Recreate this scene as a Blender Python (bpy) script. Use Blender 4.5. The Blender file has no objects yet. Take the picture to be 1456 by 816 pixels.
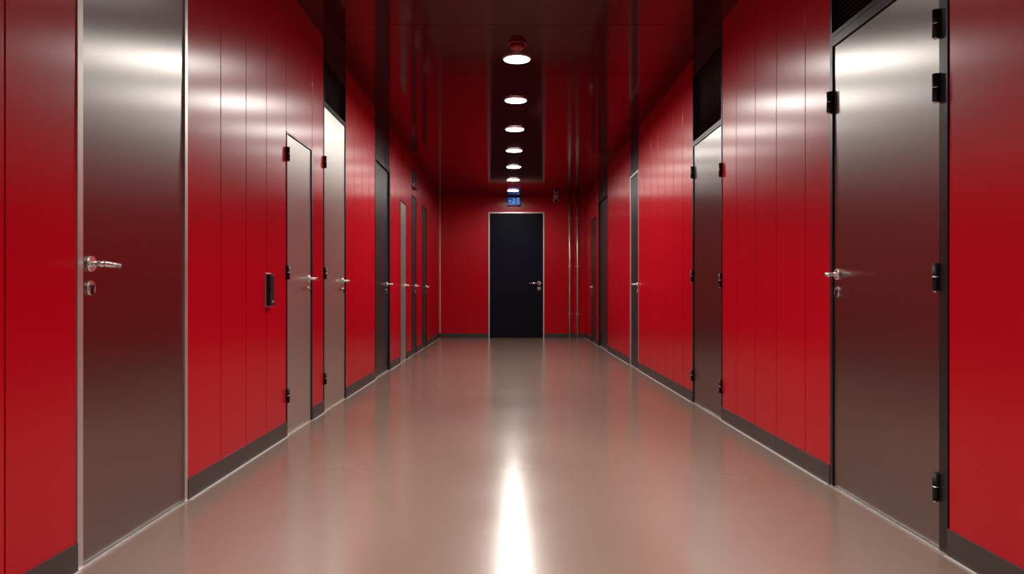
import bpy, bmesh, math
from mathutils import Vector, Matrix

F=1080.0; VX=725.0; VY=416.0
CH=0.947; WL=1.47; WR=1.576; CZ=2.96; YB=15.95; Y0=-4.0
def yl(px): return F*WL/(VX-px)
def yr(px): return F*WR/(px-VX)

scn=bpy.context.scene
scn.view_settings.view_transform='Standard'
scn.view_settings.look='None'
scn.view_settings.exposure=0.0

# ---------------- materials ----------------
def mat(name, base, rough=0.4, metal=0.0, aniso=0.0, var=0.06, vscale=3.0, rvar=0.05, bump=0.0, bscale=200.0,
        coat=0.0, coatr=0.2, spec=0.5, stretch=(1,1,1), emis=None, estr=0.0, tint=None, bdist=.002):
    m=bpy.data.materials.new(name); m.use_nodes=True
    nt=m.node_tree; N=nt.nodes; L=nt.links
    b=N['Principled BSDF']
    tc=N.new('ShaderNodeTexCoord'); mp=N.new('ShaderNodeMapping'); mp.inputs['Scale'].default_value=stretch
    L.new(tc.outputs['Object'],mp.inputs['Vector'])
    nz=N.new('ShaderNodeTexNoise'); nz.inputs['Scale'].default_value=vscale; nz.inputs['Detail'].default_value=5
    L.new(mp.outputs[0],nz.inputs['Vector'])
    mx=N.new('ShaderNodeMix'); mx.data_type='RGBA'
    mx.inputs['A'].default_value=tuple(c*(1-var) for c in base)+(1,)
    mx.inputs['B'].default_value=tuple(min(1,c*(1+var)) for c in base)+(1,)
    L.new(nz.outputs['Fac'],mx.inputs['Factor']); L.new(mx.outputs['Result'],b.inputs['Base Color'])
    if rvar>0:
        mr=N.new('ShaderNodeMapRange'); mr.inputs['From Min'].default_value=.3; mr.inputs['From Max'].default_value=.7
        mr.inputs['To Min'].default_value=max(.02,rough-rvar); mr.inputs['To Max'].default_value=rough+rvar
        L.new(nz.outputs['Fac'],mr.inputs['Value']); L.new(mr.outputs[0],b.inputs['Roughness'])
    else: b.inputs['Roughness'].default_value=rough
    b.inputs['Metallic'].default_value=metal
    if tint: b.inputs['Specular Tint'].default_value=tuple(tint)+(1,)
    b.inputs['Specular IOR Level'].default_value=spec
    b.inputs['Coat Weight'].default_value=coat; b.inputs['Coat Roughness'].default_value=coatr
    if aniso>0:
        b.inputs['Anisotropic'].default_value=aniso
        tg=N.new('ShaderNodeTangent'); tg.direction_type='UV_MAP'; tg.uv_map='UVMap'
        L.new(tg.outputs[0],b.inputs['Tangent'])
    if bump>0:
        n2=N.new('ShaderNodeTexNoise'); n2.inputs['Scale'].default_value=bscale; n2.inputs['Detail'].default_value=3
        L.new(mp.outputs[0],n2.inputs['Vector'])
        bp=N.new('ShaderNodeBump'); bp.inputs['Strength'].default_value=bump; bp.inputs['Distance'].default_value=bdist
        L.new(n2.outputs['Fac'],bp.inputs['Height']); L.new(bp.outputs[0],b.inputs['Normal'])
    if emis:
        b.inputs['Emission Color'].default_value=tuple(emis)+(1,); b.inputs['Emission Strength'].default_value=estr
    return m

RED=mat('red_lacquer_panel',(0.50,0.001,0.011),.25,aniso=.6,var=.04,vscale=1.5,rvar=.0,spec=.42)
CEIL=mat('dark_red_glossy_ceiling',(0.07,0.004,0.008),.10,metal=.2,var=.06,rvar=.0,spec=.36,tint=(1,.2,.25))
STEEL=mat('brushed_steel',(0.33,0.31,0.298),.29,metal=1,aniso=.75,var=.03,vscale=6,rvar=.0,stretch=(8,8,.6))
STEELB=mat('light_brushed_steel',(0.60,0.58,0.54),.36,metal=.85,aniso=.6,var=.03,vscale=6,rvar=.0,stretch=(8,8,.6))
FRAME=mat('aluminium_frame',(0.72,0.70,0.67),.35,metal=.8)
DFRAME=mat('dark_metal_frame',(0.035,0.035,0.04),.3,metal=.6)
DDOOR=mat('dark_grey_door',(0.03,0.03,0.034),.35,metal=.4)
NAVY=mat('navy_door_paint',(0.003,0.004,0.012),.5,bump=.1,bscale=300,spec=.12)
BLACK=mat('black_backing',(0.006,0.006,0.007),.6)
BLKP=mat('black_plastic',(0.010,0.010,0.013),.45,spec=.25)
BASE=mat('grey_baseboard',(0.048,0.037,0.035),.4)
SEAL=mat('floor_edge_sealant',(0.50,0.46,0.44),.4)
CHROME=mat('polished_chrome',(0.9,0.89,0.87),.25,metal=.9,rvar=0)
FLOOR=mat('polished_resin_floor',(0.215,0.143,0.112),.195,var=.06,vscale=1.3,rvar=.015,spec=1.0,bump=.06,bscale=3.0,bdist=.01)
REDP=mat('red_plastic',(0.35,0.02,0.03),.4)
LAMP=mat('lamp_diffuser',(1,1,1),.5,emis=(1,.95,.88),estr=20)
WHITE=mat('white_enamel',(0.8,0.8,0.8),.3)
BLUE=mat('blue_sign_glow',(0.02,0.10,0.4),.4,emis=(.01,.12,.60),estr=.45)
BLUEW=mat('pale_sign_glow',(0.5,0.8,1),.4,emis=(.25,.55,.9),estr=.5)
BLUED=mat('unlit_blue_sign',(0.10,0.22,0.40),.4)

# ---------------- mesh builder ----------------
class MB:
    def __init__(s,name,mats):
        s.name=name; s.mats=mats; s.bm=bmesh.new()
    def mi(s,m):
        if m not in s.mats: s.mats.append(m)
        return s.mats.index(m)
    def box(s,x0,x1,y0,y1,z0,z1,m,rot=None):
        if x0>x1:x0,x1=x1,x0
        if y0>y1:y0,y1=y1,y0
        if z0>z1:z0,z1=z1,z0
        c=Vector(((x0+x1)/2,(y0+y1)/2,(z0+z1)/2))
        M=Matrix.Translation(c)
        if rot: M=M@rot
        M=M@Matrix.Diagonal((x1-x0,y1-y0,z1-z0,1))
        r=bmesh.ops.create_cube(s.bm,size=1,matrix=M)
        fs={f for v in r['verts'] for f in v.link_faces}
        for f in fs: f.material_index=s.mi(m)
    def cyl(s,p0,p1,r,m,seg=20,r2=None,smooth=True):
        p0=Vector(p0);p1=Vector(p1);d=p1-p0
        q=d.to_track_quat('Z','Y').to_matrix().to_4x4()
        M=Matrix.Translation((p0+p1)/2)@q
        o=bmesh.ops.create_cone(s.bm,cap_ends=True,segments=seg,radius1=r,radius2=r if r2 is None else r2,depth=d.length,matrix=M)
        fs={f for v in o['verts'] for f in v.link_faces}
        for f in fs:
            f.material_index=s.mi(m)
            if len(f.verts)==4: f.smooth=smooth
    def sph(s,p,r,m,sc=(1,1,1)):
        M=Matrix.Translation(p)@Matrix.Diagonal((sc[0],sc[1],sc[2],1))
        o=bmesh.ops.create_uvsphere(s.bm,u_segments=20,v_segments=12,radius=r,matrix=M)
        for f in {f for v in o['verts'] for f in v.link_faces}:
            f.material_index=s.mi(m); f.smooth=True
    def done(s,parent=None,bevel=0):
        bm=s.bm; bm.normal_update()
        uv=bm.loops.layers.uv.new('UVMap')
        for f in bm.faces:
            n=f.normal; a=max(range(3),key=lambda i:abs(n[i]))
            for l in f.loops:
                c=l.vert.co
                l[uv].uv = (c.y,c.z) if a==0 else ((c.x,c.z) if a==1 else (c.x,c.y))
        me=bpy.data.meshes.new(s.name); bm.to_mesh(me); bm.free()
        for m in s.mats: me.materials.append(m)
        o=bpy.data.objects.new(s.name,me); scn.collection.objects.link(o)
        if parent: o.parent=parent
        if bevel:
            b=o.modifiers.new('bevel','BEVEL'); b.width=bevel; b.segments=2; b.limit_method='ANGLE'
        return o
def empty(name):
    e=bpy.data.objects.new(name,None); scn.collection.objects.link(e); e.empty_display_size=.1; return e

# side transform: n = distance from wall plane into room
def X(side,n): return (-WL+n) if side=='L' else (WR-n)

GAP=0.007
class Wall:
    def __init__(s,side,name,bname):
        s.side=side; s.w=MB(name,[RED,BLACK]); s.b=MB(bname,[BASE]); s.t=MB('trim_1' if side=='L' else 'trim_2',[SEAL])
        s.w.box(X(side,-.13),X(side,-.10),Y0,YB,0,CZ,BLACK)
    def panel(s,y0,y1,z0=0.0,z1=CZ,m=RED,base=True):
        s.w.box(X(s.side,0),X(s.side,-.035),y0+GAP/2,y1-GAP/2,z0,z1,m)
        s.w.box(X(s.side,-.035),X(s.side,-.10),y0+.02,y1-.02,z0,z1,BLACK)
        if base:
            s.b.box(X(s.side,0.0),X(s.side,.007),y0,y1,0.0,.10,BASE)
            s.t.box(X(s.side,0.007),X(s.side,.019),y0,y1,0.0,.004,SEAL)
    def seams(s,ys,**k):
        for a,b in zip(ys[:-1],ys[1:]): s.panel(a,b,**k)
    def done(s):
        s.w.done(bevel=.0012); s.b.done(bevel=.0015); s.t.done()

dn=[0]
def door(side,y0,y1,top,leafm,framem,fn=.02,ff=.02,ft=.02,rec=0.004,hinge=None,hz=(),handle=None,lever=0,hmat=BLKP,hh=1.05,hr=.011,hl=.10,threshold=True,ll=.13):
    """y0..y1 outer frame; fn near jamb width, ff far jamb width"""
    dn[0]+=1
    e=empty('door_%d'%dn[0])
    f=MB('frame',[framem])
    o=X(side,.004); i=X(side,-.06)
    f.box(o,i,y0+.001,y0+fn,0,top,framem); f.box(o,i,y1-ff,y1-.001,0,top,framem)
    f.box(o,i,y0+fn,y1-ff,top-ft,top-.001,framem); f.done(e,bevel=.001)
    l=MB('leaf',[leafm]); g=.004
    l.box(X(side,-rec),X(side,-rec-.045),y0+fn+g,y1-ff-g,.008,top-ft-g,leafm); l.done(e,bevel=.0015)
    if threshold:
        t=MB('threshold',[FRAME]); t.box(X(side,-.05),X(side,.012),y0+.001,y1-.001,0,.005,FRAME); t.done(e)
    bk=MB('rebate',[BLACK]); bk.box(X(side,-.07),X(side,-.095),y0+.002,y1-.002,0.0,top-.002,BLACK); bk.done(e)
    if hinge:
        h=MB('hinges',[hmat])
        for (hy,zs) in hinge:
            for z in zs:
                x=X(side,.012)
                h.cyl((x,hy,z-hl/2),(x,hy,z+hl/2),hr,hmat,16)
                h.cyl((x,hy,z-hl/2-.006),(x,hy,z-hl/2+.0),hr*.7,CHROME,12)
                h.cyl((x,hy,z-.002),(x,hy,z+.002),hr*1.06,CHROME,16)
                h.box(X(side,-.004),X(side,.006),hy-.018,hy+.018,z-hl/2,z+hl/2,hmat)
        h.done(e)
    if handle is not None:
        hy=handle; h=MB('lever_handle',[CHROME])
        x0=X(side,-rec); 
        h.cyl((x0,hy,hh),(X(side,-rec+.010),hy,hh),.027,CHROME,28)
        h.cyl((x0,hy,hh),(X(side,.050),hy,hh),.010,CHROME,16)
        h.sph((X(side,.050),hy,hh),.0105,CHROME)
        h.cyl((X(side,.050),hy,hh),(X(side,.054),hy+lever*ll,hh-.004),.0105,CHROME,16,r2=.009)
        h.sph((X(side,.054),hy+lever*ll,hh-.004),.009,CHROME)
        # key escutcheon
        h.cyl((x0,hy,hh-.085),(X(side,-rec+.008),hy,hh-.085),.025,CHROME,28)
        h.cyl((x0,hy,hh-.080),(X(side,-rec+.014),hy,hh-.080),.0085,DFRAME,16)
        h.box(x0,X(side,-rec+.0135),hy-.004,hy+.004,hh-.108,hh-.083,DFRAME)
        h.done(e)
    return e

def vent(side,y0,y1,z0,z1,fm=DFRAME):
    v=MB('ventilation_grille',[fm,BLACK])
    o=X(side,.003); i=X(side,-.05); w=.022
    v.box(o,i,y0+.002,y0+w,z0+.001,z1-.001,fm); v.box(o,i,y1-w,y1-.002,z0+.001,z1-.001,fm)
    v.box(o,i,y0+w,y1-w,z0+.001,z0+w,fm); v.box(o,i,y0+w,y1-w,z1-w,z1-.001,fm)
    v.box(X(side,-.05),X(side,-.06),y0+w,y1-w,z0+w,z1-w,BLACK)
    n=int((z1-z0-2*w)/.022)
    s=1 if side=='L' else -1
    for k in range(n):
        z=z0+w+.011+k*.022
        r=Matrix.Rotation(s*math.radians(35),4,'Y')
        xc=X(side,-.018)
        v.box(xc-.012,xc+.012,y0+w,y1-w,z-.001,z+.001,DFRAME,rot=r)
    v.done()

# ---------------- left wall ----------------
A=Wall('L','wall_left','baseboard_left')
A.seams([Y0,-3.4,-3.0,-2.6,-2.2,-1.8,-1.4,-1.0,-.6,-.2,.2,.6,1.0,1.4,1.81,yl(7),yl(108.5)])
d1a,d1b=yl(108.5),yl(266)
door('L',d1a,d1b,2.40,STEEL,FRAME,fn=.035,ff=.03,ft=.03,handle=2.665,lever=1,hh=1.048,ll=.085)
A.panel(d1a,d1b,2.40,CZ,base=False)
A.seams([d1b,yl(314),yl(350),yl(379),yl(407)])
d2a,d2b=yl(407),yl(444)
door('L',d2a,d2b,2.01,STEELB,DFRAME,fn=.016,ff=.03,ft=.012,hinge=[(d2a+.004,(.27,1.08,1.86))],handle=yl(440),lever=-1,hl=.09)
A.panel(d2a,d2b,2.01,CZ,base=False)
d3a,d3b=yl(460),yl(491.5)
A.seams([d2b,d3a])
door('L',d3a,d3b,2.44,STEELB,DFRAME,fn=.015,ff=.03,ft=.012,hinge=[(d3a+.01,(.27,1.10,1.98))],handle=yl(488),lever=-1,hl=.09)
vent('L',d3a,d3b,2.44,2.80); A.panel(d3a,d3b,2.80,CZ,m=DDOOR,base=False)
d4a,d4b=yl(533),yl(554.5)
A.seams([d3b,7.17,7.55,7.93,d4a])
door('L',d4a,d4b,2.45,DDOOR,DFRAME,fn=.04,ff=.04,ft=.04,rec=.02,handle=d4b-.12,lever=-1)
A.panel(d4a,d4b,2.45,CZ,m=DFRAME,base=False)
d5a,d5b=yl(569),yl(578)
A.seams([d4b,9.72,d5a])
door('L',d5a,d5b,2.2,STEELB,DFRAME,handle=d5b-.1,lever=-1)
A.panel(d5a,d5b,2.2,CZ,base=False)
d6a,d6b=yl(585),yl(592)
A.seams([d5b,d6a])
door('L',d6a,d6b,2.42,DDOOR,DFRAME,handle=d6b-.1,lever=-1)
A.panel(d6a,d6b,2.42,CZ,base=False)
d7a,d7b=yl(600),yl(607)
A.seams([d6b,12.3,d7a])
door('L',d7a,d7b,2.42,DDOOR,DFRAME,handle=d7b-.1,lever=-1)
A.panel(d7a,d7b,2.42,CZ,base=False)
A.seams([d7b,14.1,14.7,15.3,YB])
A.done()

# ---------------- right wall ----------------
B=Wall('R','wall_right','baseboard_right')
r1a,r1b=yr(1349),yr(1181)
B.seams([Y0,-3.4,-2.6,-1.8,-1.0,-.2,.6,1.3,2.0,r1a])
door('R',r1a,r1b,2.19,STEEL,DFRAME,fn=.055,ff=.03,ft=.045,
     hinge=[(r1a+.062,(.235,1.005,1.70,1.935)),(r1b-.012,(1.88,))],handle=r1b-.075,lever=-1,hh=1.035,hr=.012,hl=.10,ll=.035)
vent('R',r1a,r1b,2.19,2.80); B.panel(r1a,r1b,2.80,CZ,m=DDOOR,base=False)
r2a,r2b=yr(1027),yr(985)
B.seams([r1b,yr(1145),yr(1104),yr(1074),yr(1047),r2a])
door('R',r2a,r2b,2.22,STEEL,DFRAME,fn=.02,ff=.03,ft=.02,hinge=[(r2a+.012,(.25,1.04,1.86)),(r2b-.02,(.24,1.09,1.98))],hl=.10)
vent('R',r2a,r2b,2.22,2.82); B.panel(r2a,r2b,2.82,CZ,m=DDOOR,base=False)
r3a,r3b=yr(908),yr(896)
B.seams([r2b,6.93,7.32,7.71,8.1,8.5,8.9,r3a])
door('R',r3a,r3b,2.46,DDOOR,FRAME,fn=.02,ff=.06,ft=.03,handle=r3a+.1,lever=1)
B.panel(r3a,r3b,2.46,CZ,m=DFRAME,base=False)
r4a,r4b=yr(864),yr(851)
B.seams([r3b,10.4,10.85,11.3,11.75,r4a])
door('R',r4a,r4b,2.55,DDOOR,DFRAME,rec=.03)
B.panel(r4a,r4b,2.55,CZ,m=DFRAME,base=False)
r5a,r5b=yr(847.5),yr(841)
B.seams([r4b,r5a])
door('R',r5a,r5b,2.35,DDOOR,DFRAME,handle=r5b-.1,lever=-1)
B.panel(r5a,r5b,2.35,CZ,base=False)
B.seams([r5b,15.2,YB]); B.done()

# ---------------- floor / ceiling / ends ----------------
fl=MB('floor',[FLOOR]); fl.box(-WL-.13,WR+.13,Y0-.1,YB+.15,-.08,0,FLOOR); fl.done()
c=MB('ceiling',[CEIL,BLACK])
c.box(-WL-.13,WR+.13,Y0-.1,YB+.15,CZ+.03,CZ+.06,BLACK)
ys=[5.71+1.29*k for k in range(-8,9)]; ys=[Y0]+[y for y in ys if Y0+.2<y<YB-.2]+[YB]
for a,b in zip(ys[:-1],ys[1:]): c.box(-WL-.1,WR+.1,a+.004,b-.004,CZ,CZ+.03,CEIL)
c.done(bevel=.001)
k=YB/F
def bx(px): return (px-VX)*k
def bz(py): return CH+(VY-py)*k
DX0,DX1,DZ=bx(694.5),bx(774),bz(301.5)
w=MB('wall_back',[RED,BLACK])
w.box(-WL-.1,WR+.1,YB+.10,YB+.13,0,CZ,BLACK)
w.box(-WL,DX0-.001,YB,YB+.1,0,CZ,RED); w.box(DX1+.001,bx(815),YB,YB+.1,0,CZ,RED); w.box(bx(815)+.006,WR,YB,YB+.1,0,CZ,RED)
w.box(DX0-.001,DX1+.001,YB,YB+.1,DZ+.001,CZ,RED); w.done()
b=MB('baseboard_back',[BASE]); b.box(-WL+.008,DX0-.001,YB-.008,YB,0,.10,BASE); b.box(DX1+.001,WR-.008,YB-.008,YB,0,.10,BASE); b.done()
w=MB('wall_front',[RED]); w.box(-WL-.1,WR+.1,Y0-.1,Y0,0,CZ,RED); w.done()
# end door
dn[0]+=1; e=empty('door_%d'%dn[0])
f=MB('frame',[FRAME]); fw=.028
f.box(DX0,DX0+fw,YB-.012,YB+.06,0,DZ,FRAME); f.box(DX1-fw,DX1,YB-.012,YB+.06,0,DZ,FRAME); f.box(DX0+fw,DX1-fw,YB-.012,YB+.06,DZ-fw,DZ,FRAME); f.done(e,bevel=.002)
f=MB('leaf',[NAVY]); f.box(DX0+fw+.004,DX1-fw-.004,YB+.002,YB+.05,.01,DZ-fw-.004,NAVY); f.done(e,bevel=.002)
f=MB('lever_handle',[CHROME]); hx=bx(766.5); hz=bz(402.5); y=YB+.002
f.cyl((hx,y,hz),(hx,y-.012,hz),.04,CHROME,28); f.cyl((hx,y,hz),(hx,y-.06,hz),.014,CHROME)
f.sph((hx,y-.06,hz),.015,CHROME); f.cyl((hx,y-.06,hz),(hx-.2,y-.062,hz-.004),.015,CHROME,16,r2=.013); f.sph((hx-.2,y-.062,hz-.004),.013,CHROME)
f.cyl((hx,y,hz-.11),(hx,y-.01,hz-.11),.036,CHROME,28); f.cyl((hx,y,hz-.105),(hx,y-.016,hz-.105),.012,DFRAME); f.box(hx-.006,hx+.006,y-.015,y,hz-.135,hz-.105,DFRAME)
f.done(e)
# corner trims & conduits
t=MB('trim_3',[FRAME]); t.box(-WL,-WL+.018,YB-.03,YB-.012,.10,CZ,FRAME); t.done()
for px,r in ((810,.022),(821,.02)):
    t=MB('conduit_pipe',[FRAME]); x=bx(px); yy=YB-r-.012
    t.cyl((x,yy,.0),(x,yy,CZ),r,FRAME,20)
    for z in (.5,1.5,2.5): t.box(x-r-.012,x+r+.012,yy-.004,YB,z-.015,z+.015,FRAME)
    t.done()

# ---------------- downlights and added fill lights ----------------
LX=0.06
LY=[6.53+1.40*i for i in range(7)]
def ceiling_light(y,power=60,spread=150):
    d=MB('downlight_or_fill',[WHITE,LAMP])
    d.cyl((LX,y,CZ-.010),(LX,y,CZ),.118,WHITE,48,r2=.125)
    d.cyl((LX,y,CZ-.013),(LX,y,CZ-.0095),.108,LAMP,48)
    o=d.done()
    l=bpy.data.lights.new('lamp',type='AREA'); l.shape='DISK'; l.size=.21; l.energy=power; l.spread=math.radians(spread); l.color=(1,.96,.90)
    lo=bpy.data.objects.new('lamp',l); scn.collection.objects.link(lo); lo.parent=o; lo.location=(LX,y,CZ-.016)
for i,y in enumerate(LY): ceiling_light(y,(27,43,31,24,19,15,12)[i],170)
for y,p in ((-2.2,13),(-.8,15),(.6,19),(2.0,22),(3.4,24),(4.8,23)): ceiling_light(y,p,102)  # added out-of-view fill lights to brighten the near walls, built like the downlights

# smoke detector
s=MB('smoke_detector',[REDP]); y=6.12
s.cyl((LX,y,CZ-.018),(LX,y,CZ),.075,REDP,36); s.cyl((LX,y,CZ-.032),(LX,y,CZ-.018),.05,BLKP,36)
s.cyl((LX,y,CZ-.052),(LX,y,CZ-.030),.045,REDP,36,r2=.066)
for a in range(10):
    an=a*math.pi/5; s.box(LX+.055*math.cos(an)-.004,LX+.055*math.cos(an)+.004,y+.055*math.sin(an)-.004,y+.055*math.sin(an)+.004,CZ-.034,CZ-.016,REDP)
s.done()

# exit sign above end door
s=MB('emergency_exit_sign',[DFRAME,BLUE,BLUEW]); x0,x1=bx(721.5),bx(740.5); z0,z1=bz(292.5),bz(280.5); yy=YB-.10
s.box(x0,x1,yy,yy+.06,z0,z1,DFRAME); s.box(x0+.015,x1-.015,yy-.003,yy,z0+.015,z1-.015,BLUE)
q=yy-.006
cx=(x0+x1)/2; cz=(z0+z1)/2
def sb(a,b_,c_,d_,rot=0): s.box(cx+a-c_/2,cx+a+c_/2,q,yy-.003,cz+b_-d_/2,cz+b_+d_/2,BLUEW,rot=Matrix.Rotation(rot,4,'Y') if rot else None)
sb(-.01,.045,.022,.022); sb(-.01,.01,.018,.05,.25); sb(.01,-.035,.012,.05,-.6); sb(-.028,-.035,.012,.05,.6); sb(.02,.018,.045,.010,.3)
sb(.065,0,.010,.11); sb(.095,0,.010,.11); sb(.08,.055,.04,.010); sb(-.075,0,.05,.010); sb(-.095,.012,.03,.010,-.8); sb(-.095,-.012,.03,.010,.8)
s.box(cx-.05,cx-.03,yy+.02,yy+.04,z1,CZ,DFRAME); s.box(cx+.03,cx+.05,yy+.02,yy+.04,z1,CZ,DFRAME); s.box(cx-.06,cx+.06,yy+.03,YB,z0+.02,z1-.02,DFRAME)
s.done()
# side-wall sign
s=MB('emergency_exit_sign',[DFRAME,BLUED]); ya=11.45
s.box(-WL+.001,-WL+.045,ya,ya+.25,2.52,2.80,DFRAME); s.box(-WL+.008,-WL+.038,ya-.003,ya,2.535,2.785,BLUED); s.box(-WL+.014,-WL+.032,ya-.005,ya-.003,2.55,2.60,WHITE); s.done()
# security camera
s=MB('security_camera',[BLKP,WHITE]); cx=bx(790); cz=bz(289); yy=YB-.18
s.cyl((cx,yy,CZ-.02),(cx,yy,CZ),.06,WHITE,28); s.cyl((cx,yy,CZ-.06),(cx,yy,CZ-.02),.025,WHITE)
s.sph((cx,yy,CZ-.09),.06,WHITE,(1,1,.9)); s.sph((cx,yy-.02,CZ-.10),.045,BLKP); s.done()

# card reader on left wall
s=MB('card_reader',[BLKP,CHROME]); y=yl(380.5)
s.box(-WL,-WL+.006,y-.05,y+.05,.860,1.065,CHROME); s.box(-WL+.006,-WL+.030,y-.042,y+.042,.868,1.057,BLKP)
s.box(-WL+.030,-WL+.032,y-.03,y+.03,.955,1.045,DFRAME); s.box(-WL+.030,-WL+.033,y-.02,y+.02,.885,.90,CHROME); s.done(bevel=.002)

# world
wd=bpy.data.worlds.new('world'); scn.world=wd; wd.use_nodes=True
wd.node_tree.nodes['Background'].inputs[0].default_value=(.02,.02,.022,1)

# camera
cd=bpy.data.cameras.new('camera'); co=bpy.data.objects.new('camera',cd); scn.collection.objects.link(co)
co.location=(0,0,CH); co.rotation_euler=(math.pi/2,0,0)
cd.sensor_width=36; cd.lens=36*F/1456; cd.shift_x=3/1456; cd.shift_y=8/1456; cd.clip_start=.05
scn.camera=co
